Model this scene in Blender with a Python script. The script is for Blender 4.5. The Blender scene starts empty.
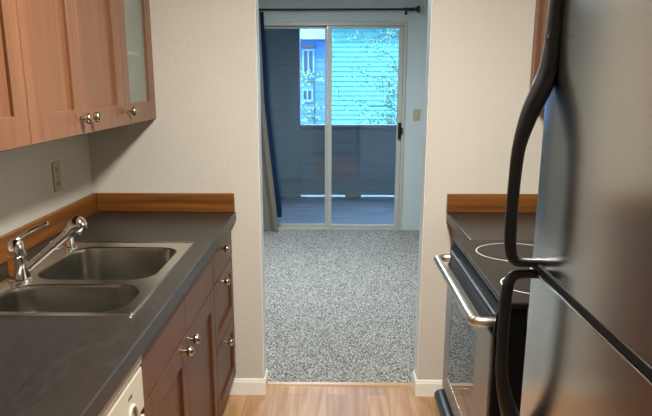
import bpy, bmesh, math, random
from mathutils import Vector, Matrix
random.seed(7)
C = bpy.context.scene.collection
S = bpy.context.scene

# ------------------------------------------------------------------ camera
F, PITCH, YAW, ROLL = 701.27, 0.26552, -0.02211, -0.00087
fw = Vector((math.sin(YAW)*math.cos(PITCH), math.cos(YAW)*math.cos(PITCH), -math.sin(PITCH)))
r0 = Vector((math.cos(YAW), -math.sin(YAW), 0)); u0 = r0.cross(fw)
rt = r0*math.cos(ROLL)+u0*math.sin(ROLL); up = -r0*math.sin(ROLL)+u0*math.cos(ROLL)
cam = bpy.data.objects.new('camera', bpy.data.cameras.new('camera')); C.objects.link(cam)
M = Matrix((rt, up, -fw)).transposed().to_4x4(); M.translation = Vector((1.10744, -3.17792, 1.49567))
cam.matrix_world = M
cam.data.sensor_fit = 'HORIZONTAL'; cam.data.sensor_width = 36; cam.data.lens = F/652*36
cam.data.shift_x = 7.26/652; cam.data.shift_y = 63.02/652
cam.data.clip_start = 0.02; cam.data.clip_end = 400
S.camera = cam

# ------------------------------------------------------------------ world, sun, exposure
W = bpy.data.worlds.new('sky'); S.world = W; W.use_nodes = True
nt = W.node_tree; nt.nodes.clear()
wo = nt.nodes.new('ShaderNodeOutputWorld'); bg = nt.nodes.new('ShaderNodeBackground')
tc = nt.nodes.new('ShaderNodeTexCoord'); nz = nt.nodes.new('ShaderNodeTexNoise'); cr = nt.nodes.new('ShaderNodeValToRGB')
mp = nt.nodes.new('ShaderNodeMapping'); mp.inputs['Scale'].default_value = (6, 6, 22)
nt.links.new(tc.outputs['Generated'], mp.inputs['Vector']); nt.links.new(mp.outputs[0], nz.inputs['Vector'])
nz.inputs['Scale'].default_value = 1.0; nz.inputs['Detail'].default_value = 5
cr.color_ramp.elements[0].position = .44; cr.color_ramp.elements[0].color = (.16, .42, .95, 1)
cr.color_ramp.elements[1].position = .58; cr.color_ramp.elements[1].color = (.85, .95, 1, 1)
nt.links.new(nz.outputs[0], cr.inputs[0]); nt.links.new(cr.outputs[0], bg.inputs[0])
bg.inputs[1].default_value = 9.0
nt.links.new(bg.outputs[0], wo.inputs[0])
sl = bpy.data.lights.new('sun', 'SUN'); sl.energy = 9; sl.color = (.72, .93, 1); sl.angle = .01
so = bpy.data.objects.new('sun', sl); C.objects.link(so)
so.rotation_euler = Vector((.3, .75, -1.0)).to_track_quat('-Z', 'Y').to_euler()
S.view_settings.view_transform = 'Standard'; S.view_settings.look = 'None'
S.view_settings.exposure = 0.0; S.view_settings.gamma = 1; S.view_settings.use_curve_mapping = False

LK = dict(kitchen=(74, (1, .955, .88)), living=(78, (.76, .90, 1)))
def area(name, loc, size, key):
    l = bpy.data.lights.new(name, 'AREA'); l.shape = 'DISK'; l.size = size; l.energy = LK[key][0]; l.color = LK[key][1]
    o = bpy.data.objects.new(name, l); C.objects.link(o); o.location = loc
    return o
area('kitchen_lamp', (1.28, -1.55, 2.30), .30, 'kitchen')
area('living_fill_lamp', (.9, 2.0, 2.28), .5, 'living')  # added cool fill, stands in for daylight in the living room

# ------------------------------------------------------------------ materials
def srgb(r, g, b):
    f = lambda c: (c/255/12.92 if c/255 <= .04045 else ((c/255+.055)/1.055)**2.4)
    return (f(r), f(g), f(b), 1)
def mat(name, col, rough=.5, metal=0, spec=.5, coat=0, aniso=0):
    m = bpy.data.materials.new(name); m.use_nodes = True
    b = m.node_tree.nodes['Principled BSDF']
    b.inputs['Base Color'].default_value = col if len(col) == 4 else (*col, 1)
    b.inputs['Roughness'].default_value = rough; b.inputs['Metallic'].default_value = metal
    b.inputs['Specular IOR Level'].default_value = spec; b.inputs['Coat Weight'].default_value = coat
    b.inputs['Coat Roughness'].default_value = .12; b.inputs['Anisotropic'].default_value = aniso
    return m
def nodes(m): return m.node_tree.nodes, m.node_tree.links, m.node_tree.nodes['Principled BSDF']
def coords(m, scale, rot=(0, 0, 0)):
    N, L, b = nodes(m); t = N.new('ShaderNodeTexCoord'); p = N.new('ShaderNodeMapping')
    p.inputs['Scale'].default_value = scale; p.inputs['Rotation'].default_value = rot
    L.new(t.outputs['Object'], p.inputs['Vector']); return p
def ramp_noise(m, scale, stops, nscale=1, detail=4, rot=(0, 0, 0), dist=0):
    N, L, b = nodes(m); p = coords(m, scale, rot); n = N.new('ShaderNodeTexNoise')
    n.inputs['Scale'].default_value = nscale; n.inputs['Detail'].default_value = detail; n.inputs['Distortion'].default_value = dist
    L.new(p.outputs[0], n.inputs['Vector']); r = N.new('ShaderNodeValToRGB')
    e = r.color_ramp.elements
    while len(e) < len(stops): e.new(.5)
    for i, (pos, c) in enumerate(stops): e[i].position = pos; e[i].color = c
    L.new(n.outputs[0], r.inputs[0]); return n, r
def bump(m, src, strength, dist=.01):
    N, L, b = nodes(m); u = N.new('ShaderNodeBump'); u.inputs['Strength'].default_value = strength
    u.inputs['Distance'].default_value = dist; L.new(src, u.inputs['Height']); L.new(u.outputs[0], b.inputs['Normal'])

def paint(name, col, bs=.35):
    m = mat(name, col, .75, spec=.25); N, L, b = nodes(m)
    n, r = ramp_noise(m, (70, 70, 70), [(.35, (0, 0, 0, 1)), (.65, (1, 1, 1, 1))], detail=3)
    bump(m, r.outputs[0], bs, .004); return m
M_wall = paint('wall_paint', srgb(203, 198, 186), .14)
M_wall_daylit = paint('wall_paint_daylight_tint', srgb(188, 195, 194), .14)  # wall paint cooled: blue daylight tint put into the colour
M_ceil = paint('ceiling_paint', srgb(225, 220, 210))
M_base = mat('baseboard_paint', srgb(244, 240, 230), .4)

def wood(name, a, bb, c, axis='z', rough=.35, coat=.25):
    m = mat(name, a, rough, coat=coat); N, L, b = nodes(m)
    sc = {'z': (26, 26, 1.6), 'y': (40, 1.5, 40), 'x': (1.5, 40, 40)}[axis]
    n, r = ramp_noise(m, sc, [(.25, a), (.5, bb), (.75, c)], detail=6, dist=.5)
    L.new(r.outputs[0], b.inputs['Base Color']); bump(m, n.outputs[0], .06, .002); return m
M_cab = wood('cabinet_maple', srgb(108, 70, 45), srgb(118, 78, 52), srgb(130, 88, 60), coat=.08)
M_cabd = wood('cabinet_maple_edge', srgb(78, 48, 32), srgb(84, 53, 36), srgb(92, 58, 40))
M_cab_shade = wood('cabinet_maple_shaded', srgb(78, 44, 27), srgb(85, 49, 31), srgb(94, 56, 36), rough=.42, coat=0)  # cabinet maple darkened: low light below the counter put into the colour
M_splx = wood('backsplash_wood_x', srgb(84, 46, 14), srgb(112, 66, 22), srgb(142, 90, 38), 'x', .35, .15)
M_sply = wood('backsplash_wood_y', srgb(84, 46, 14), srgb(112, 66, 22), srgb(142, 90, 38), 'y', .35, .15)

M_count = mat('charcoal_laminate', srgb(70, 67, 65), .36, spec=.35); N, L, b = nodes(M_count)
n, r = ramp_noise(M_count, (26, 7, 26), [(.3, srgb(36, 33, 30)), (.6, srgb(46, 42, 39)), (.8, srgb(57, 53, 49))], nscale=2.5, detail=8, dist=1.2)
L.new(r.outputs[0], b.inputs['Base Color']); bump(M_count, n.outputs[0], .05, .002)
M_steel = mat('brushed_steel', srgb(176, 172, 164), .3, 1, aniso=.4); N, L, b = nodes(M_steel)
n, r = ramp_noise(M_steel, (3, 3, 160), [(.3, (.24, .24, .24, 1)), (.7, (.36, .36, .36, 1))], detail=2)
L.new(r.outputs[0], b.inputs['Roughness'])
M_fridge = mat('fridge_steel', srgb(200, 197, 192), .19, 1); N, L, b = nodes(M_fridge)
M_stovesteel = mat('stove_steel', srgb(176, 174, 168), .42, 1)
M_sink_shade = mat('sink_steel_shaded', srgb(172, 169, 160), .2, 1)  # sink steel darkened to put shade inside the bowls
M_sink = mat('sink_steel', srgb(212, 210, 202), .22, 1)
M_chrome = mat('chrome', (.86, .86, .86), .06, 1)
M_nickel = mat('brushed_nickel', srgb(196, 188, 172), .2, 1)
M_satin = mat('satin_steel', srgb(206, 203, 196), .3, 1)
M_black = mat('black_plastic', srgb(24, 24, 26), .38)
M_blackm = mat('black_matte', srgb(9, 9, 10), .55, spec=.15)
M_blackg = mat('black_glass', srgb(15, 15, 16), .4, spec=.2)
M_strip = mat('smoked_strip', srgb(52, 60, 68), .4)
M_cook = mat('cooktop_glass', srgb(24, 22, 20), .30, spec=.10)
M_ovglass = mat('oven_window_glass', srgb(18, 18, 18), .03, spec=.9)
M_ring = mat('burner_ring_print', srgb(190, 186, 178), .35)
M_cream = mat('cream_plastic', srgb(182, 174, 158), .35)
M_almond = mat('almond_plastic', srgb(172, 160, 128), .4)
M_slot = mat('outlet_slot', srgb(50, 42, 34), .6)
M_cond = mat('pale_shelf_interior', srgb(205, 208, 195), .6)
M_frame = mat('door_frame_paint', srgb(176, 172, 160), .4)
M_iron = mat('black_iron', srgb(14, 14, 18), .4, .3)
M_navy = mat('navy_lining', srgb(24, 40, 66), .8, spec=.1)
M_lampg = bpy.data.materials.new('lamp_glass'); M_lampg.use_nodes = True
nb = M_lampg.node_tree.nodes['Principled BSDF']; nb.inputs['Emission Color'].default_value = (1, .88, .7, 1); nb.inputs['Emission Strength'].default_value = 1.5
M_curt = mat('curtain_cloth', srgb(120, 112, 102), .9, spec=.1)

def glass(name, tint, refl=1.0):
    m = bpy.data.materials.new(name); m.use_nodes = True; N = m.node_tree.nodes; L = m.node_tree.links; N.clear()
    o = N.new('ShaderNodeOutputMaterial'); mx = N.new('ShaderNodeMixShader'); t = N.new('ShaderNodeBsdfTransparent'); g = N.new('ShaderNodeBsdfGlossy')
    t.inputs[0].default_value = (*tint, 1); g.inputs['Roughness'].default_value = 0.0
    lw = N.new('ShaderNodeLayerWeight'); lw.inputs['Blend'].default_value = .5
    p = N.new('ShaderNodeMath'); p.operation = 'POWER'; p.inputs[1].default_value = 5
    a = N.new('ShaderNodeMath'); a.operation = 'MULTIPLY_ADD'; a.inputs[1].default_value = .95; a.inputs[2].default_value = .045*refl
    L.new(lw.outputs['Facing'], p.inputs[0]); L.new(p.outputs[0], a.inputs[0]); L.new(a.outputs[0], mx.inputs[0])
    L.new(t.outputs[0], mx.inputs[1]); L.new(g.outputs[0], mx.inputs[2]); L.new(mx.outputs[0], o.inputs[0]); return m
M_pane = glass('window_glass', (.93, .97, .98), 1.3)
M_cabglass = mat('frosted_cabinet_glass', srgb(190, 200, 188), .35)
nb = M_cabglass.node_tree.nodes['Principled BSDF']; nb.inputs['Alpha'].default_value = .35

# oak plank floor: boards run into the picture (along y)
M_oak = mat('oak_planks', srgb(190, 140, 90), .3, coat=.2); N, L, b = nodes(M_oak)
p = coords(M_oak, (1, 1, 1), (0, 0, math.pi/2)); br = N.new('ShaderNodeTexBrick')
br.inputs['Color1'].default_value = (0, 0, 0, 1); br.inputs['Color2'].default_value = (1, 1, 1, 1); br.inputs['Mortar'].default_value = (.5, .5, .5, 1)
br.inputs['Scale'].default_value = 1; br.inputs['Brick Width'].default_value = 1.1; br.inputs['Row Height'].default_value = .098
br.inputs['Mortar Size'].default_value = .0012; br.offset = .37
L.new(p.outputs[0], br.inputs['Vector'])
n, r = ramp_noise(M_oak, (22, 1.6, 22), [(.3, srgb(164, 118, 76)), (.5, srgb(190, 146, 102)), (.7, srgb(208, 168, 126))], detail=8, dist=1.0)
hs = N.new('ShaderNodeMix'); hs.data_type = 'RGBA'; hs.blend_type = 'MULTIPLY'
rr = N.new('ShaderNodeValToRGB'); rr.color_ramp.elements[0].color = (.78, .74, .70, 1); rr.color_ramp.elements[1].color = (1.05, 1.05, 1.05, 1)
L.new(br.outputs['Color'], rr.inputs[0]); hs.inputs['Factor'].default_value = 1
L.new(r.outputs[0], hs.inputs['A']); L.new(rr.outputs[0], hs.inputs['B'])
mm = N.new('ShaderNodeMix'); mm.data_type = 'RGBA'; L.new(br.outputs['Fac'], mm.inputs['Factor']); L.new(hs.outputs['Result'], mm.inputs['A'])
mm.inputs['B'].default_value = srgb(140, 98, 62); L.new(mm.outputs['Result'], b.inputs['Base Color'])

M_carpet = mat('grey_carpet', srgb(150, 148, 142), .95, spec=.1); N, L, b = nodes(M_carpet)
n, r = ramp_noise(M_carpet, (1, 1, 1), [(.41, srgb(66, 63, 58)), (.5, srgb(148, 144, 136)), (.60, srgb(226, 220, 210))], nscale=175, detail=1)
L.new(r.outputs[0], b.inputs['Base Color']); bump(M_carpet, n.outputs[0], 1, .012)

def boards(name, a, bb, row, length, axis='x'):
    m = mat(name, a, .6); N, L, b = nodes(m)
    n, r = ramp_noise(m, {'x': (2, 30, 30), 'z': (2, 30, 30)}[axis], [(.3, a), (.7, bb)], detail=5)
    L.new(r.outputs[0], b.inputs['Base Color']); return m
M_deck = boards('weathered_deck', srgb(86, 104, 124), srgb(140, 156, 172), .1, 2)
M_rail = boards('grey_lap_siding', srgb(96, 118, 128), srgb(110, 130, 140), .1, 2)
M_side = mat('siding_daylight_cyan', srgb(74, 140, 140), .7, spec=.2)  # cyan cast of the daylight put into the siding colour
M_blue = mat('siding_daylight_blue', srgb(56, 104, 164), .7, spec=.2)  # blue cast of the daylight put into this siding too
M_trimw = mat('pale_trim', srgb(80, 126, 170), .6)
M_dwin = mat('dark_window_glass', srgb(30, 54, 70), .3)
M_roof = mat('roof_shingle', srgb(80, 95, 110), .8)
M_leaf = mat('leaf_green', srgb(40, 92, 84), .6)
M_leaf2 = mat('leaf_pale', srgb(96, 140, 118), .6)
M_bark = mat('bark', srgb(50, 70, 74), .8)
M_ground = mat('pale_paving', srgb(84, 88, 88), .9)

# ------------------------------------------------------------------ helpers
def tag(o, label=None, cat=None, group=None, kind=None):
    if label: o['label'] = label
    if cat: o['category'] = cat
    if group: o['group'] = group
    if kind: o['kind'] = kind
    return o
def thing(name, loc, label, cat, group=None, kind=None):
    o = bpy.data.objects.new(name, None); C.objects.link(o); o.location = loc; o.empty_display_size = .1
    return tag(o, label, cat, group, kind)
def root_loc(p):
    v = Vector((0, 0, 0))
    while p: v += p.location; p = p.parent
    return v
class MB:
    def __init__(s): s.bm = bmesh.new()
    def box(s, x0, x1, y0, y1, z0, z1, bev=0, seg=2):
        g = bmesh.ops.create_cube(s.bm, size=1)['verts']
        for v in g: v.co = Vector(((x0+x1)/2+v.co.x*(x1-x0), (y0+y1)/2+v.co.y*(y1-y0), (z0+z1)/2+v.co.z*(z1-z0)))
        if bev:
            es = list({e for v in g for e in v.link_edges})
            bmesh.ops.bevel(s.bm, geom=es, offset=bev, segments=seg, profile=.5, affect='EDGES')
        return s
    def prism(s, pts, axis, a, b_):      # pts 2-D outline; axis 'y': (x,z); 'x': (y,z); 'z': (x,y)
        def P(p, t): return {'y': (p[0], t, p[1]), 'x': (t, p[0], p[1]), 'z': (p[0], p[1], t)}[axis]
        A = [s.bm.verts.new(P(p, a)) for p in pts]; B = [s.bm.verts.new(P(p, b_)) for p in pts]
        n = len(pts); s.bm.faces.new(A); s.bm.faces.new(B[::-1])
        for i in range(n): s.bm.faces.new((A[i], B[i], B[(i+1) % n], A[(i+1) % n]))
        return s
    def tube(s, pts, rad, seg=14, cap=True, flat=1.0):
        pts = [Vector(p) for p in pts]; n = len(pts)
        if not isinstance(rad, (list, tuple)): rad = [rad]*n
        rings = []; nrm = None
        for i in range(n):
            t = (pts[min(i+1, n-1)]-pts[max(i-1, 0)]).normalized()
            if nrm is None:
                nrm = t.orthogonal().normalized() if abs(t.y) > .9 else t.cross(Vector((0, 1, 0))).normalized()
            nrm = (nrm-t*nrm.dot(t)).normalized(); bn = t.cross(nrm)
            rings.append([s.bm.verts.new(pts[i]+(nrm*math.cos(a)+bn*math.sin(a)*flat)*rad[i]) for a in [2*math.pi*k/seg for k in range(seg)]])
        for i in range(n-1):
            for k in range(seg): s.bm.faces.new((rings[i][k], rings[i][(k+1) % seg], rings[i+1][(k+1) % seg], rings[i+1][k]))
        if cap: s.bm.faces.new(rings[0][::-1]); s.bm.faces.new(rings[-1])
        return s
    def lathe(s, o, ax, prof, seg=24):    # prof: (distance along axis, radius)
        o = Vector(o); ax = Vector(ax).normalized()
        return s.tube([o+ax*d for d, r_ in prof], [max(r_, .0002) for d, r_ in prof], seg)
    def disc_ring(s, c, r_, w, seg=64, t=.0006):
        c = Vector(c); v = []
        for k in range(seg):
            a = 2*math.pi*k/seg; d = Vector((math.cos(a), math.sin(a), 0))
            v.append([s.bm.verts.new(c+d*(r_-w/2)), s.bm.verts.new(c+d*(r_+w/2)), s.bm.verts.new(c+d*(r_+w/2)+Vector((0, 0, t))), s.bm.verts.new(c+d*(r_-w/2)+Vector((0, 0, t)))])
        for k in range(seg):
            a_, b_ = v[k], v[(k+1) % seg]
            for j in range(4): s.bm.faces.new((a_[j], b_[j], b_[(j+1) % 4], a_[(j+1) % 4]))
        return s
    def build(s, name, m, parent=None, smooth=False):
        bmesh.ops.recalc_face_normals(s.bm, faces=s.bm.faces)
        me = bpy.data.meshes.new(name); off = root_loc(parent)
        for v in s.bm.verts: v.co -= off
        s.bm.to_mesh(me); s.bm.free(); me.materials.append(m)
        if smooth:
            for f in me.polygons: f.use_smooth = True
            try: me.set_sharp_from_angle(angle=math.radians(38))
            except Exception: pass
        o = bpy.data.objects.new(name, me); C.objects.link(o); o.parent = parent
        return o
def struct(name, mb, m, smooth=False): return tag(mb.build(name, m, None, smooth), kind='structure')
def single(name, mb, m, label, cat, group=None, smooth=False): return tag(mb.build(name, m, None, smooth), label, cat, group)
def bez(pts, n=8):                       # Catmull-Rom resample
    P = [Vector(p) for p in pts]; P = [2*P[0]-P[1]]+P+[2*P[-1]-P[-2]]; out = []
    for i in range(1, len(P)-2):
        for k in range(n):
            t = k/n; a, b_, c, d = P[i-1], P[i], P[i+1], P[i+2]
            out.append(.5*((2*b_)+(c-a)*t+(2*a-5*b_+4*c-d)*t*t+(3*b_-a-3*c+d)*t**3))
    return out+[P[-2]]

# ------------------------------------------------------------------ room shell
KW, XL, XR, WT, D, H = 2.258, .765, 1.521, .12, 3.904, 2.44
LX0, LX1 = -2.2, 2.9
struct('floor', MB().box(-.1, KW+.1, -4.6, WT-.02, -.06, 0), M_oak)
struct('floor_carpet', MB().box(LX0, LX1, WT, D, -.06, .008), M_carpet)
tr = MB().prism([(WT-.03, 0), (WT-.02, .008), (WT+.005, .011), (WT+.015, .006), (WT+.015, -.03), (WT-.03, -.03)], 'x', XL, XR)
struct('trim_1', tr, wood('threshold_oak', srgb(170, 128, 90), srgb(186, 146, 106), srgb(198, 160, 120), 'x'))
struct('wall_left', MB().box(-.1, 0, -4.6, 0, 0, H), M_wall)
struct('wall_right', MB().box(KW, KW+.1, -4.6, 0, 0, H), M_wall)
struct('wall_front', MB().box(-.1, KW+.1, -4.7, -4.6, 0, H), M_wall)
struct('wall_back', MB().box(LX0, XL, 0, WT, 0, H, .004).box(XR, LX1, 0, WT, 0, H, .004).box(XL-.01, XR+.01, .001, WT-.001, 2.08, H), M_wall)
struct('ceiling', MB().box(-.1, KW+.1, -4.6, 0, H, H+.1), M_ceil)
struct('ceiling_living', MB().box(LX0-.1, LX1+.1, 0, D+.15, H, H+.1), M_ceil)
struct('wall_living_left', MB().box(LX0-.1, LX0, 0, D, 0, H), M_wall_daylit)
struct('wall_living_right', MB().box(LX1, LX1+.1, 0, D, 0, H), M_wall_daylit)
DX0, DX1, DZ = .27, 1.80, 2.035
struct('wall_living_back', MB().box(LX0, DX0, D, D+.15, 0, H).box(DX1, LX1, D, D+.15, 0, H).box(DX0, DX1, D, D+.15, DZ, H), M_wall_daylit)
M_jamb_lit = mat('jamb_daylight_white', srgb(238, 240, 236), .35)  # near-white for added liners that carry the daylight on the jamb faces
struct('jamb_light_left', MB().box(XL+.0002, XL+.004, .001, WT-.001, .083, 2.079, .001), M_jamb_lit)
struct('jamb_light_right', MB().box(XR-.004, XR-.0002, .001, WT-.001, .083, 2.079, .001), M_jamb_lit)
def baseb(name, x0, x1, wraps):
    m = MB(); prof = [(0, 0), (-.012, 0), (-.012, .066), (-.008, .074), (-.008, .079), (-.003, .083), (0, .083)]
    m.prism(prof, 'x', x0, x1)
    struct(name, m, M_base)
baseb('baseboard_left', .56, XL+.0115, 1); baseb('baseboard_right', XR-.0115, 1.64, 0)
for nm, x, s in (('baseboard_jamb_left', XL, 1), ('baseboard_jamb_right', XR, -1)):
    prof = [(x, 0), (x+s*.0115, 0), (x+s*.0115, .066), (x+s*.008, .074), (x+s*.008, .079), (x+s*.003, .083), (x, .083)]
    struct(nm, MB().prism(prof, 'y', 0, WT+.011), M_base)

# ceiling lamps (above the frame); living-room one is added as fill light
t = thing('ceiling_light', (1.28, -1.55, H), 'round flush ceiling light over the kitchen aisle', 'ceiling light')
MB().lathe((1.28, -1.55, H), (0, 0, -1), [(0, .19), (.03, .19), (.035, .17), (.06, .168)]).build('base_plate', M_nickel, t, True)
MB().lathe((1.28, -1.55, H-.06), (0, 0, -1), [(0, .165), (.03, .15), (.05, .11), (.06, .03), (.062, 0)]).build('diffuser', M_lampg, t, True)
t = thing('ceiling_light', (.9, 2.0, H), 'added unseen ceiling light, daylight fill over the grey carpet', 'ceiling light')
MB().lathe((.9, 2.0, H), (0, 0, -1), [(0, .24), (.03, .24), (.035, .22), (.06, .218)]).build('base_plate', M_nickel, t, True)
MB().lathe((.9, 2.0, H-.06), (0, 0, -1), [(0, .215), (.03, .2), (.05, .15), (.06, .05), (.062, 0)]).build('diffuser', M_lampg, t, True)

# ------------------------------------------------------------------ cabinets
def shaker(x0, x1, y0, y1, z0, z1, rail=.058, facing=1, hole=False):
    """front in the y-z plane between x0 (back) and x1 (face)"""
    m = MB(); xa, xb = min(x0, x1), max(x0, x1); g = .002
    m.box(xa, xb, y0, y0+rail, z0, z1, g, 1); m.box(xa, xb, y1-rail, y1, z0, z1, g, 1)
    m.box(xa, xb, y0+rail-.0004, y1-rail+.0004, z0, z0+rail, g, 1); m.box(xa, xb, y0+rail-.0004, y1-rail+.0004, z1-rail, z1, g, 1)
    if not hole:
        if facing > 0: m.box(xa+.002, xb-.011, y0+rail-.003, y1-rail+.003, z0+rail-.003, z1-rail+.003)
        else: m.box(xa+.011, xb-.002, y0+rail-.003, y1-rail+.003, z0+rail-.003, z1-rail+.003)
    return m
def knob(x, y, z, parent, s=1):
    m = MB().lathe((x, y, z), (s, 0, 0), [(0, .010), (.002, .010), (.004, .0062), (.013, .0062), (.016, .010), (.019, .0145), (.0235, .0168), (.028, .0168), (.033, .0145), (.037, .009), (.0385, 0)], 20)
    m.build('knob', M_nickel, parent, True)

UZ, UX = 1.334, .296
def upper(y0, y1, label, doors, glassd=False):
    t = thing('upper_cabinet', (.15, (y0+y1)/2, UZ), label, 'cabinet')
    m = MB(); w = .018; zt = 2.13
    m.box(.001, UX, y0, y0+w, UZ, zt); m.box(.001, UX, y1-w, y1, UZ, zt)
    m.box(.001, UX, y0+w, y1-w, UZ+.001, UZ+w); m.box(.001, UX, y0+w, y1-w, zt-w, zt)
    m.build('body', M_cabd, t)
    MB().box(.001, .008, y0+w, y1-w, UZ+w, zt-w).build('back_panel', M_cond, t)
    if glassd:
        MB().box(.01, .27, y0+w+.001, y1-w-.001, 1.60, 1.608).build('shelf', M_cond, t)
    for (a, b_, ky) in doors:
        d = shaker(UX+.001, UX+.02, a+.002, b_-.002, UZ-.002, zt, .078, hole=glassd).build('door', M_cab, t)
        if glassd: MB().box(UX+.006, UX+.010, a+.076, b_-.076, UZ+.072, zt-.074).build('glass_pane', M_cabglass, d)
        knob(UX+.02, ky, 1.382, d)
    return t
upper(-.475, -.022, 'glass-fronted maple upper cabinet in the corner against the back wall', [(-.475, -.022, -.443)], True)
upper(-1.336, -.476, 'double-door maple upper cabinet with two meeting knobs over the sink', [(-.92, -.476, -.878), (-1.336, -.92, -.962)])
upper(-2.2, -1.337, 'maple upper cabinet cut by the left edge of the picture', [(-1.765, -1.337, -1.73), (-2.2, -1.765, -1.80)])
MB_f = MB().box(.001, UX+.018, -.0215, -.001, UZ, 2.13)
single('cabinet_filler', MB_f, M_cab, 'narrow wooden filler strip between glass-fronted cabinet and back wall', 'filler strip')

t = thing('upper_cabinet', (2.1, -.45, 1.41), 'wooden upper cabinet over the stove, glimpsed behind the fridge handle', 'cabinet')
MB().box(1.975, KW-.001, -.62, -.001, 1.41, 2.13, .001).build('body', M_cabd, t)
for a, b_, ky in ((-.31, -.003, -.275), (-.618, -.312, -.35)):
    d = shaker(1.955, 1.974, a, b_, 1.408, 2.13, facing=-1).build('door', M_cab, t)
    knob(1.955, ky, 1.455, d, -1)

BX = .632
def base(name, y0, y1, label, x0=.002, x1=BX, s=1):
    t = thing(name, ((x0+x1)/2, (y0+y1)/2, 0), label, 'cabinet')
    m = MB(); xf = x1-s*.02
    a, c = min(x0, xf), max(x0, xf)
    if s > 0:
        # open-topped carcass so the sink bowls hang free inside
        m.box(a, c, y0+.001, y0+.019, .1, .868); m.box(a, c, y1-.019, y1-.001, .1, .868)
        m.box(a, c, y0+.019, y1-.019, .1, .118); m.box(c-.018, c, y0+.019, y1-.019, .84, .868); m.box(a, a+.01, y0+.019, y1-.019, .118, .868)
        m.build('body', M_cabd, t)
        MB().box(c-.07, c-.06, y0+.001, y1-.001, 0, .1).build('toe_kick', M_blackm, t)
    else:
        m.box(a, c, y0+.001, y1-.001, .1, .868); m.build('body', M_cabd, t)
        MB().box(a+.06, a+.07, y0+.001, y1-.001, 0, .1).build('toe_kick', M_blackm, t)
    return t
def slab(y0, y1, z0, z1, x1=BX): return MB().box(x1-.019, x1, y0+.0015, y1-.0015, z0, z1, .002, 2)
t = base('base_cabinet', -.522, -.002, 'maple base cabinet with three stacked drawers beside the doorway')
d = slab(-.52, -.004, .708, .862).build('drawer', M_cab_shade, t); knob(BX, -.315, .812, d)
d = shaker(BX-.019, BX, -.5185, -.0055, .420, .702).build('drawer', M_cab_shade, t); knob(BX, -.335, .675, d)
d = shaker(BX-.019, BX, -.5185, -.0055, .112, .414).build('drawer', M_cab_shade, t); knob(BX, -.30, .388, d)
t = base('base_cabinet', -1.577, -.523, 'maple sink base cabinet with two tall doors below the sink')
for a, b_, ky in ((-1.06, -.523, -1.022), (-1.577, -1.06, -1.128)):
    slab(a, b_, .708, .862).build('false_drawer_front', M_cab_shade, t)
    d = shaker(BX-.019, BX, a+.0015, b_-.0015, .112, .702, .075).build('door', M_cab_shade, t); knob(BX, ky, .675, d)

# dishwasher
t = thing('dishwasher', (.32, -1.88, 0), 'cream dishwasher with vented control panel under the dark countertop', 'dishwasher')
MB().box(.03, .61, -2.178, -1.579, .1, .868).build('body', M_cream, t)
MB().box(.612, .636, -2.176, -1.581, .13, .69, .006).build('door', M_cream, t, True)
pn = MB().prism([(.612, .70), (.630, .70), (.635, .71), (.635, .812), (.632, .818), (.612, .818)], 'y', -2.176, -1.583).build('control_panel', M_cream, t)
MB().prism([(.612, .823), (.634, .823), (.637, .828), (.637, .869), (.612, .869)], 'y', -2.176, -1.583).build('top_trim', M_cream, t)
MB().box(.612, .616, -2.176, -1.583, .818, .823).build('vent_gap', M_blackm, t)
m = MB()
for k in range(4): m.box(.6348, .6356, -1.703+k*.008, -1.699+k*.008, .778, .786)
m.build('printed_mark', M_slot, pn)
m = MB(); m.tube([(.638, -1.69+.035*math.cos(a), .715+.045*math.sin(a)) for a in [math.pi*k/14 for k in range(15)]], .005, 10)
m.build('latch_arch', M_cream, pn, True)
MB().box(.56, .565, -2.178, -1.579, .0, .1).build('toe_panel', M_blackm, t)
t = base('base_cabinet', -2.9, -2.18, 'maple base cabinet on the near side of the dishwasher')
for a, b_, ky in ((-2.54, -2.18, -2.51), (-2.9, -2.54, -2.57)):
    slab(a, b_, .708, .862).build('false_drawer_front', M_cab_shade, t)
    d = shaker(BX-.019, BX, a+.0015, b_-.0015, .112, .702, .075).build('door', M_cab_shade, t); knob(BX, ky, .675, d)

# ------------------------------------------------------------------ counters
CT, CB, CX = .914, .870, .656
def counter(name, x0, x1, y0, y1, label, front, hole=None):
    """front: +1 nosing on the x1 side, -1 on the x0 side; rounded bull-nose profile swept along y"""
    bm = MB(); c = .0035
    if front > 0:
        hx0 = hole[1] if hole else x0
        prof = [(hx0, CB), (x1-.004, CB), (x1, CB+.004), (x1, CT-c), (x1-.0015, CT-.0015), (x1-c, CT), (hx0, CT)]
    else: prof = [(x1, CB), (x0+.004, CB), (x0, CB+.004), (x0, CT-c), (x0+.0015, CT-.0015), (x0+c, CT), (x1, CT)]
    bm.prism(prof, 'y', y0, y1)
    if hole:
        bm.box(x0, hole[0], y0, y1, CB, CT); bm.box(hole[0], hole[1], y0, hole[2], CB, CT); bm.box(hole[0], hole[1], hole[3], y1, CB, CT)
    return single(name, bm, M_count, label, 'countertop')
counter('countertop', .001, CX, -2.9, -.001, 'long charcoal laminate countertop holding the sink', 1, (.160, .572, -1.480, -.675))
single('backsplash', MB().box(.0205, CX-.004, -.0205, -.001, CT+.0005, .999, .003), M_splx, 'wooden backsplash strip along the back wall, on the sink countertop', 'backsplash')
single('backsplash', MB().box(.001, .020, -2.9, -.001, CT+.0005, .999, .003), M_sply, 'long wooden backsplash strip along the left wall behind the faucet', 'backsplash')
RX = 1.622
counter('countertop', RX, KW-.001, -.624, -.001, 'short charcoal countertop between stove and back wall', -1)
counter('countertop', RX, KW-.001, -1.80, -1.398, 'charcoal countertop scrap between stove and refrigerator', -1)
single('backsplash', MB().box(RX-.002, KW-.022, -.0205, -.001, CT+.0005, .999, .003), M_splx, 'wooden backsplash strip behind the stove, right of the doorway', 'backsplash')
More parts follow.
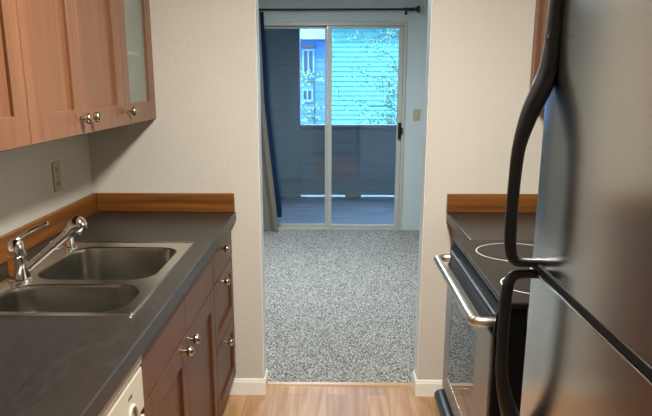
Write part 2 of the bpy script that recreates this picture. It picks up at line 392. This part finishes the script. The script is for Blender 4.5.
single('backsplash', MB().box(KW-.0205, KW-.001, -1.80, -.001, .9145+.014, 1.001, .003), M_sply, 'wooden backsplash strip on the right wall behind stove', 'backsplash')
for a, b_, lb in ((-.624, -.002, 'brown base cabinet between stove and back wall'), (-1.80, -1.398, 'brown base cabinet between stove and refrigerator')):
    t = base('base_cabinet', a, b_, lb, KW-.002, RX+.025, -1)
    d = MB().box(RX+.025, RX+.044, a+.002, b_-.002, .708, .862, .002).build('drawer', M_cab_shade, t); knob(RX+.025, (a+b_)/2, .79, d, -1)
    d = shaker(RX+.025, RX+.044, a+.002, b_-.002, .112, .702, .058, -1).build('door', M_cab_shade, t); knob(RX+.025, a+.04, .66, d, -1)

# ------------------------------------------------------------------ sink
def rrect(x0, x1, y0, y1, r_, n=8):
    out = []
    for cx, cy, a0 in ((x1-r_, y1-r_, 0), (x0+r_, y1-r_, 90), (x0+r_, y0+r_, 180), (x1-r_, y0+r_, 270)):
        for k in range(n+1):
            a = math.radians(a0+90*k/n); out.append((cx+r_*math.cos(a), cy+r_*math.sin(a)))
    return out
SX0, SX1, SY0, SY1 = .122, .594, -1.490, -.652
t = thing('double_sink', (.36, -1.07, CT), 'double-bowl stainless steel sink set in the dark countertop', 'sink')
BW = ((.186, .560, -1.166, -.735, .165), (.172, .560, -1.470, -1.212, .15))
def loop(bm, pts, z): return [bm.verts.new((x, y, z)) for x, y in pts]
def bridge(bm, A, B):
    n = len(A)
    for i in range(n): bm.faces.new((A[i], A[(i+1) % n], B[(i+1) % n], B[i]))
# deck: plate with two holes -> triangulated fill between loops
m = MB(); zt = CT+.0035
outer = rrect(SX0+.008, SX1-.008, SY0+.008, SY1-.008, .006, 4)
o1 = loop(m.bm, outer, zt); edges = [m.bm.edges.new((o1[i], o1[(i+1) % len(o1)])) for i in range(len(o1))]
holes = []
for (a, b_, c, d_, dep) in BW:
    h = loop(m.bm, rrect(a, b_, c, d_, .085, 10), zt); holes.append(h)
    edges += [m.bm.edges.new((h[i], h[(i+1) % len(h)])) for i in range(len(h))]
bmesh.ops.triangle_fill(m.bm, edges=edges, use_beauty=True)
# raised outer lip
l1 = loop(m.bm, rrect(SX0+.005, SX1-.005, SY0+.005, SY1-.005, .009, 4), zt+.0025)
l2 = loop(m.bm, rrect(SX0+.002, SX1-.002, SY0+.002, SY1-.002, .011, 4), zt+.0025)
l3 = loop(m.bm, rrect(SX0, SX1, SY0, SY1, .012, 4), CT+.0005)
bridge(m.bm, o1, l1); bridge(m.bm, l1, l2); bridge(m.bm, l2, l3)
m.build('rim', M_sink, t, True)
for (a, b_, c, d_, dep) in BW:
    m = MB(); prev = None
    for (ins, z, r_) in ((0, zt, .085), (.004, zt-.003, .083), (.006, zt-.012, .08), (.012, zt-dep+.035, .07), (.016, zt-dep+.018, .058), (.026, zt-dep+.006, .05), (.045, zt-dep, .04)):
        L_ = loop(m.bm, rrect(a+ins, b_-ins, c+ins, d_-ins, r_, 10), z)
        if prev: bridge(m.bm, prev, L_)
        prev = L_
    m.bm.faces.new(prev)
    bw = m.build('bowl', M_sink_shade, t, True)
    cx, cy = (a+b_)/2-.02, (c+d_)/2
    md = MB(); md.lathe((cx, cy, zt-dep+.0005), (0, 0, 1), [(0, .043), (.002, .043), (.003, .036), (.0032, 0)], 28)
    md.build('drain', M_chrome, bw, True)
MB().lathe((SX1-.028, SY1-.017, zt-.0002), (0, 0, 1), [(0, .005), (.0008, .005), (.001, 0)], 14).build('rim_dimple', M_slot, t, True)

# faucet
t = thing('faucet', (.163, -1.167, zt), 'chrome single-lever pull-out kitchen faucet on the sink rim', 'faucet')
z0 = zt
MB().lathe((.163, -1.167, z0), (0, 0, 1), [(0, .036), (.004, .036), (.008, .031), (.03, .029), (.070, .0265), (.071, .0285), (.075, .0285), (.076, .025), (.100, .024), (.115, .021), (.124, .012), (.126, 0)], 28).build('body', M_chrome, t, True)
A = Vector((.172, -1.158, z0+.020)); B = Vector((.338, -1.135, z0+.158)); ax = (B-A).normalized()
sp = MB().tube([A, A+ax*.03, A+ax*.085, A+ax*.125], [.0125, .0135, .0135, .0140], 20).build('spout', M_chrome, t, True)
hd = MB(); hd.lathe(A+ax*.126, ax, [(0, .0175), (.004, .0175), (.005, .0135), (.045, .0145), (.066, .0175), (.074, .022), (.086, .0265), (.100, .0275), (.112, .0235), (.120, .014), (.123, 0)], 22)
hd = hd.build('spray_head', M_chrome, t, True)
nz_ = A+ax*.215; MB().lathe(nz_, Vector((.25, .05, -1)), [(0, .0165), (.022, .0155), (.026, .012), (.0265, 0)], 20).build('nozzle', M_chrome, hd, True)
MB().tube(bez([(.163, -1.167, z0+.117), (.182, -1.163, z0+.133), (.215, -1.155, z0+.151), (.256, -1.145, z0+.169)], 6), [.010]*4+[.006]*8+[.0045]*4+[.006]*3, 12).build('lever', M_chrome, t, True)
t = single('air_gap_cap', MB().lathe((.158, -.745, zt), (0, 0, 1), [(0, .026), (.003, .026), (.006, .021), (.012, .020), (.045, .017), (.052, .013), (.054, 0)], 24), M_chrome, 'small chrome cap on the sink rim behind the far bowl', 'cap', smooth=True)

# ------------------------------------------------------------------ wall plates
t = thing('wall_outlet', (0, -.405, 1.127), 'almond duplex outlet on the left wall under the cabinets', 'outlet')
MB().box(.0005, .006, -.443, -.369, 1.069, 1.184, .002).build('cover_plate', M_almond, t)
for dz in (-.027, .027):
    f = MB().lathe((.006, -.406, 1.127+dz), (1, 0, 0), [(0, .016), (.002, .016), (.0024, .014), (.0025, 0)], 20).build('socket', M_almond, t, True)
    MB().box(.008, .0092, -.413, -.411, 1.127+dz-.006, 1.127+dz+.006).box(.008, .0092, -.401, -.399, 1.127+dz-.006, 1.127+dz+.006).build('slot', M_slot, f)
MB().lathe((.006, -.406, 1.127), (1, 0, 0), [(0, .0035), (.001, .003), (.0012, 0)], 10).build('screw', M_slot, t, True)

t = thing('light_switch', (1.915, D, 1.165), 'almond toggle light switch beside the sliding door', 'light switch')
MB().box(1.882, 1.950, D-.006, D-.0005, 1.108, 1.222, .002).build('cover_plate', M_almond, t)
MB().box(1.911, 1.921, D-.016, D-.006, 1.158, 1.178, .002).build('toggle', M_cream, t)

# ------------------------------------------------------------------ stove
SYF, SYN, SF = -.628, -1.392, 1.535
t = thing('stove', (1.9, -1.01, 0), 'black and stainless electric range with smooth glass cooktop', 'stove')
MB().box(1.575, KW-.03, SYN, SYF, .02, .905, .003).build('body', M_blackm, t)
ck = MB().box(1.56, KW-.03, SYN-.002, SYF+.002, .9055, .925, .004).build('cooktop', M_cook, t)
for cx, cy, r_ in ((1.735, -.82, .135), (1.70, -1.215, .105), (2.03, -.82, .09), (2.02, -1.2, .12)):
    m = MB().disc_ring((cx, cy, .9251), r_, .004).build('burner_ring', M_ring, ck)
MB().tube([(1.556, SYF+.001, .920), (1.556, SYN-.001, .920)], .0065, 10).build('cooktop_trim', M_blackm, t, True)
# sloping black front under the cooktop
fp = MB().prism([(1.575, .9125), (1.552, .9125), (1.546, .90), (1.540, .872), (1.538, .835), (1.575, .835)], 'y', SYN, SYF).build('front_panel', M_blackg, t)
MB().box(1.538, 1.5455, SYN+.01, SYF-.01, .884, .890, .002).build('glass_strip', M_strip, fp)
m = MB()
for k in range(6): m.box(1.5335, 1.5405, SYN+.02, SYF-.02, .838+k*.0065, .841+k*.0065, .0008, 1)
m.build('vent_ribs', M_black, fp)
dr = MB(); SD = SYN+.014
dr.box(SF, 1.545, SYF-.11, SYF-.001, .345, .83, .002).box(SF, 1.545, SD, -1.190, .345, .83, .002)
dr.box(SF, 1.545, -1.190, SYF-.11, .345, .42, .001).box(SF, 1.545, -1.190, SYF-.11, .765, .83, .001)
od = dr.build('oven_door', M_stovesteel, t)
MB().box(1.5455, 1.574, SYN+.001, SYF-.001, .345, .83, .002).build('door_core', M_blackm, od)
MB().box(SF+.001, 1.5454, -1.1895, SYF-.1105, .4205, .7645, .001).build('window', M_ovglass, od)
MB().box(SF-.001, 1.573, SYN+.0005, SYF-.0005, .8305, .8345).build('top_edge', M_black, od)
hx, hz = 1.488, .862
pts = bez([(1.545, SYF-.03, hz), (1.512, SYF-.026, hz), (1.492, SYF-.04, hz), (hx, SYF-.09, hz), (hx, -1.0, hz), (hx, SYN+.075, hz), (1.495, SYN+.035, hz), (1.515, SYN+.022, hz), (1.545, SYN+.024, hz)], 8)
MB().tube(pts, .0145, 16).build('handle', M_satin, od, True)
MB().box(1.5405, 1.574, SYN+.001, SYF-.001, .06, .335, .003).build('storage_drawer', M_steel, t)
MB().tube([(1.530, SYF-.012, .312), (1.527, SYF-.03, .312), (1.527, SYN+.03, .312), (1.530, SYN+.012, .312)], [.018, .026, .026, .018], 16).build('drawer_pull', M_black, t, True)
MB().box(1.60, KW-.04, SYN+.02, SYF-.02, 0, .02).build('foot_rail', M_blackm, t)

# ------------------------------------------------------------------ refrigerator
FX, FY0, FY1 = 1.5, -2.58, -1.797
t = thing('refrigerator', (1.85, -2.2, 0), 'tall stainless steel top-freezer refrigerator with black handles', 'refrigerator')
MB().box(1.572, KW-.03, FY0+.005, FY1-.004, .03, 1.70, .004).build('body', M_blackm, t)
def fdoor(z0, z1, name):
    n = 10; pts = []; r_ = .010
    pts = [(1.567, FY1), (1.567, FY0)]
    # gently crowned stainless front with rounded vertical edges
    for k in range(6):
        a = math.pi/2*k/5; pts.append((FX+.006+r_*(1-math.sin(a)), FY0+r_*(1-math.cos(a))))
    for k in range(1, n): 
        y = FY0+r_+(FY1-FY0-2*r_)*k/n; pts.append((FX+.006-.006*math.sin(math.pi*k/n), y))
    for k in range(6):
        a = math.pi/2*(1-k/5); pts.append((FX+.006+r_*(1-math.sin(a)), FY1-r_*(1-math.cos(a))))
    return MB().prism(pts, 'z', z0, z1).build(name, M_fridge, t, True)
SEAM = 1.142
fz = fdoor(SEAM+.010, 1.70, 'freezer_door'); fd = fdoor(.09, SEAM-.012, 'fridge_door')
MB().box(1.512, 1.566, FY0+.004, FY1-.002, SEAM-.0079, SEAM+.0095).build('door_gasket', M_black, t)
MB().box(1.53, 1.57, FY0+.01, FY1-.01, .03, .085).build('toe_grille', M_blackm, t)
MB().box(FX-.001, FX+.012, FY0+.01, FY1-.010, SEAM-.004, SEAM+.0105, .002).build('lower_trim', M_blackm, fz)
MB().box(FX+.001, FX+.016, FY0+.012, FY1-.012, SEAM-.0118, SEAM-.0085, .0008, 1).build('top_edge', M_satin, fd)  # bright strip added as the highlight along the door's upper edge
HY = FY1-.055
def handle(s, parent, zc):
    # s=+1 freezer handle (foot at the seam, sweeping up), -1 fridge handle
    P = [(1.512, HY, zc+s*.013), (1.480, HY, zc+s*.013), (1.457, HY, zc+s*.018), (1.448, HY, zc+s*.045), (1.446, HY, zc+s*.10), (1.447, HY, zc+s*.17),
         (1.451, HY, zc+s*.235), (1.466, HY, zc+s*.295), (1.482, HY, zc+s*.335), (1.493, HY, zc+s*.37), (1.498, HY, zc+s*.42), (1.499, HY, zc+s*.49), (1.500, HY, zc+s*.555)]
    R_ = [.009, .009, .0105, .0115, .0115, .0115, .0125, .0165, .019, .018, .015, .0135, .012]
    pts = bez(P, 6); rr_ = []
    for i in range(len(R_)-1):
        for k in range(6): rr_.append(R_[i]+(R_[i+1]-R_[i])*k/6)
    rr_.append(R_[-1])
    h = MB().tube(pts, rr_, 16, flat=1.15).build('handle', M_black, parent, True)
    return h
h = handle(1, fz, SEAM)
MB().box(1.4825, 1.4855, HY-.012, HY-.003, SEAM+.425, SEAM+.433).build('handle_badge', M_chrome, h)
handle(-1, fd, SEAM+.002)

# ------------------------------------------------------------------ sliding glass door, curtain
t = thing('door_1', ((DX0+DX1)/2, D+.05, 0), None, None, kind='structure')
m = MB(); y0, y1 = D-.012, D+.10
m.box(DX0, DX0+.035, y0, y1, 0, DZ, .002); m.box(DX1-.03, DX1, y0, y1, 0, DZ, .002)
m.box(DX0+.035, DX1-.03, y0, y1, DZ-.035, DZ, .002); m.box(DX0+.035, DX1-.03, y0, y1, 0, .028, .002)
m.build('door_frame', M_frame, t)
def panel(name, x0, x1, y, sw0, sw1):
    z0, z1 = .0285, DZ-.0355
    p_ = MB().box(x0, x0+sw0, y, y+.03, z0, z1, .002).box(x1-sw1, x1, y, y+.03, z0, z1, .002).box(x0+sw0, x1-sw1, y, y+.03, z0, z0+.03, .002).box(x0+sw0, x1-sw1, y, y+.03, z1-.022, z1, .002).build(name, M_frame, t)
    MB().box(x0+sw0, x1-sw1, y+.012, y+.018, z0+.03, z1-.022).build('glass_pane', M_pane, p_)
    return p_
panel('fixed_panel', DX0+.036, 1.035, D+.055, .03, .022)
sp_ = panel('sliding_panel', 1.038, DX1-.031, D+.012, .042, .045)
MB().box(1.737, 1.766, D-.022, D+.0115, .93, 1.09, .004).box(1.745, 1.778, D-.04, D-.02, .985, 1.045, .004).build('latch_handle', M_iron, sp_)

t = thing('curtain_rod', (1.0, D, 2.145), 'black metal curtain rod with flared finial above the sliding door', 'curtain rod')
RY = 3.825
MB().tube([(-.3, RY, 2.138), (1.825, RY, 2.138)], .0095, 14).build('rod', M_iron, t, True)
MB().lathe((1.805, RY, 2.138), (1, 0, 0), [(0, .010), (.004, .016), (.010, .016), (.014, .011), (.022, .017), (.034, .017), (.042, .011), (.050, .013), (.07, .022), (.086, .033), (.092, .035), (.096, .03), (.097, 0)], 22).build('finial', M_iron, t, True)
MB().box(1.772, 1.79, RY-.006, D-.0005, 2.128, 2.136, .001).box(1.768, 1.794, D-.006, D-.0005, 2.095, 2.16, .001).tube([(1.781, RY, 2.118), (1.781, RY, 2.136)], .013, 12).build('bracket', M_iron, t)
def sheet(name, edge, x0, mtl, y, amp, waves, z0, z1, parent=None, th=.004, squash=1):
    m = MB(); nz_, nx = 26, 60; G = []
    for side in (0, th):
        g = []
        for j in range(nz_+1):
            z = z0+(z1-z0)*j/nz_; e = edge(z); a0 = x0(z) if callable(x0) else x0
            g.append([m.bm.verts.new((a0+(e-a0)*i/nx, y+side+amp*math.sin(2*math.pi*waves*i/nx+.6*math.sin(z*2.1)), z)) for i in range(nx+1)])
        G.append(g)
    for g in G:
        for j in range(nz_):
            for i in range(nx): m.bm.faces.new((g[j][i], g[j][i+1], g[j+1][i+1], g[j+1][i]))
    for j in range(nz_):
        for i in (0, nx): m.bm.faces.new((G[0][j][i], G[0][j+1][i], G[1][j+1][i], G[1][j][i]))
    for i in range(nx):
        for j in (0, nz_): m.bm.faces.new((G[0][j][i], G[0][j][i+1], G[1][j][i+1], G[1][j][i]))
    return m.build(name, mtl, parent, True)
def lerp_tab(tab):
    def f(z):
        for (a, va), (b_, vb) in zip(tab, tab[1:]):
            if a <= z <= b_: return va+(vb-va)*(z-a)/(b_-a)
        return tab[0][1] if z < tab[0][0] else tab[-1][1]
    return f
t = thing('curtain', (.2, RY, 0), 'taupe curtain with a navy edge gathered left of the sliding door', 'curtain')
e1 = lerp_tab([(0, .545), (.25, .525), (.6, .49), (1.3, .425), (2.1, .405)])
e2 = lerp_tab([(0.14, .575), (.25, .575), (.6, .53), (1.3, .465), (2.1, .432)])
sheet('cloth', e1, -.25, M_curt, 3.80, .022, 7, .02, 2.120, t)
sheet('navy_lining', e2, lambda z: e1(z)-.06, M_navy, 3.852, .004, 1, .15, 2.120, t)

# ------------------------------------------------------------------ balcony
BY = 6.30
struct('balcony_floor_base', MB().box(-2.2, 3.2, D+.15, BY+.25, -.30, -.085), M_deck)
t = thing('balcony_deck', (.9, 5.1, -.085), 'weathered grey plank deck outside the sliding door', 'deck')
y = D+.155
while y < BY+.24:
    MB().box(-2.2, 3.2, y, min(y+.128, BY+.245), -.0845, -.05, .004, 1).build('deck_board', M_deck, t); y += .136
struct('ceiling_balcony', MB().box(-2.2, 3.2, D+.1501, BY+.25, 2.30, 2.5), M_rail)
PX = .652
struct('wall_balcony_left', MB().box(-2.2, PX, BY+.03, BY+.22, -.0495, 2.2995).box(-2.3, -2.2, D+.1501, BY+.2, -.05, 2.3), M_rail)
struct('wall_balcony_right', MB().box(3.2, 3.3, D+.1501, BY+.2, -.05, 2.3), M_rail)
t = thing('balcony_railing', (1.9, BY+.1, -.05), 'solid grey lap-sided balcony railing wall with a gap at its foot', 'railing')
m = MB(); z = -.012
while z < .86:
    z1 = min(z+.145, .885); m.prism([(BY+.012, z), (BY+.055, z), (BY+.055, z1), (BY+.030, z1)], 'x', PX+.001, 3.199); z += .145
m.build('siding', M_rail, t)
MB().box(PX+.001, 3.199, BY+.056, BY+.16, -.012, .885).build('core', M_rail, t)
MB().box(PX+.001, 3.199, BY-.015, BY+.19, .886, .925, .004).build('cap', M_rail, t)
for x0, x1 in ((1.262, 1.475), (2.02, 2.16), (2.9, 3.19)): MB().box(x0, x1, BY+.04, BY+.15, -.0495, -.0125).build('support_block', M_rail, t)

# ------------------------------------------------------------------ outside
struct('ground', MB().box(-60, 60, 6.9, 90, -3.3, -3.2), M_ground)
YB = 17.0
def building(name, x0, x1, ztop, msid, label, lap, wins):
    t = thing(name, ((x0+x1)/2, YB+3, -3.2), label, 'building')
    MB().box(x0, x1, YB+.04, YB+6, -3.2, ztop).build('wall', msid, t)
    m = MB(); z = -3.2
    while z < ztop-.001:
        z1 = min(z+lap, ztop); m.prism([(YB-.004 if lap < .15 else YB+.02, z), (YB+.039, z), (YB+.039, z1), (YB+.034, z1)], 'x', x0, x1); z += lap
    m.build('siding', msid, t)
    MB().prism([(YB-.35, ztop+.001), (YB+6.3, ztop+.001), (YB+3, ztop+.5)], 'x', x0-.2 if x0 < 0 else x0, x1+.2 if x1 > 1 else x1).build('roof', M_roof, t)
    for (a, b_, c, d_) in wins:
        f = MB()
        f.box(a-.05, a, YB-.03, YB+.018, c-.05, d_+.05).box(b_, b_+.05, YB-.03, YB+.018, c-.05, d_+.05).box(a, b_, YB-.03, YB+.018, d_, d_+.05).box(a, b_, YB-.03, YB+.018, c-.07, c)
        f.box((a+b_)/2-.02, (a+b_)/2+.02, YB-.03, YB-.01, c, d_)
        fo = f.build('window', M_trimw, t)
        MB().box(a, b_, YB-.015, YB-.005, c, d_).build('pane', M_dwin, fo)
    return t
b1 = building('apartment_building', .985, 9, 2.92, M_side, 'pale cyan lap-sided building filling the right glass panel', .13, [])
b2 = building('apartment_building', -7, .96, 2.56, M_blue, 'blue building with small windows behind the left glass panel', .2,
         [(.26, .50, 1.62, 2.28), (.24, .46, .98, 1.22), (-2.2, -1.2, .3, 1.6), (-4.4, -3.4, .3, 1.6)])
MB().box(.2, .56, YB-.07, YB-.005, 2.35, 2.43).build('window_awning', M_dwin, b2)

def leaf(m, c, s, d):
    d = d.normalized(); n = d.orthogonal().normalized(); a = random.uniform(0, 6.28)
    n = (Matrix.Rotation(a, 3, d) @ n); w = n*s*.36
    v = [m.bm.verts.new(c), m.bm.verts.new(c+d*s*.5+w), m.bm.verts.new(c+d*s), m.bm.verts.new(c+d*s*.5-w)]
    m.bm.faces.new(v)
def rv(): return Vector((random.gauss(0, 1), random.gauss(0, 1), random.gauss(0, 1)))
t = thing('tree', (3.6, 11.5, -3.2), 'sparse leafy tree with thin branches before the pale cyan building', 'tree')
MB().tube(bez([(3.7, 11.5, -3.19), (3.6, 11.5, -1.2), (3.3, 11.5, .2), (3.0, 11.5, 1.3), (2.8, 11.5, 2.4)], 6), [.13-.004*k for k in range(25)], 10).build('trunk', M_bark, t, True)
br_ = MB(); lf = MB(); lf2 = MB()
starts = [((3.3, 11.5, .2), (1.35, 11.3, .55)), ((3.2, 11.5, .4), (1.25, 11.2, 1.15)), ((3.1, 11.5, .9), (1.55, 11.3, 1.75)), ((3.0, 11.5, 1.2), (1.9, 11.4, 2.05)), ((3.1, 11.4, .5), (2.0, 11.0, .5)), ((2.85, 11.5, 2.0), (2.15, 11.2, 2.35)), ((3.0, 11.4, .8), (2.05, 11.1, 1.4)), ((3.3, 11.5, .0), (1.8, 11.1, .25)), ((2.9, 11.5, 2.2), (1.6, 11.3, 2.28))]
for a, b_ in starts:
    a, b_ = Vector(a), Vector(b_); n = 9; P = [a.lerp(b_, k/n)+rv()*.05+Vector((0, 0, .12*math.sin(math.pi*k/n))) for k in range(n+1)]
    br_.tube(P, [.018*(1-k/(n+1)) + .003 for k in range(n+1)], 6)
    for k in range(2, n+1):
        for q in range(2):
            e = P[k]+Vector((random.uniform(-.35, .1), random.uniform(-.2, .2), random.uniform(-.22, .3)))
            br_.tube([P[k], P[k].lerp(e, .5)+rv()*.02, e], [.006, .004, .002], 5)
            dens = int(10+46*max(0, min(1, (P[k].x-1.3)/1.1))*max(.15, min(1, (1.7-P[k].z)/1.2)))
            for j in range(dens):
                c = P[k].lerp(e, random.uniform(.2, 1.05))+rv()*.07
                leaf(lf if random.random() < .62 else lf2, c, random.uniform(.03, .06), rv()+Vector((0, 0, -.4)))
br_.build('branches', M_bark, t, True)
o = lf.build('foliage', M_leaf, t); o = lf2.build('foliage', M_leaf2, t); o['label'] = 'paler leaves among the branches'
t = thing('palm_shrub', (.62, 15.6, -3.2), 'pale leafy plant in front of the blue building windows', 'plant')
MB().tube([(.62, 15.6, -3.19), (.6, 15.6, -1), (.58, 15.6, 1.5)], [.06, .04, .02], 8).build('stem', M_bark, t, True)
m = MB()
for cz in (.55, .75, 1.45, 1.62):
    for k in range(16):
        a = random.uniform(0, 6.28); d = Vector((math.cos(a), .6*math.sin(a), random.uniform(-.3, .7))); c = Vector((.5+random.uniform(-.06, .06), 15.6, cz))
        for q in range(5): leaf(m, c+d*.06*q, .09, d+rv()*.45)
m.build('fronds', M_leaf2, t)
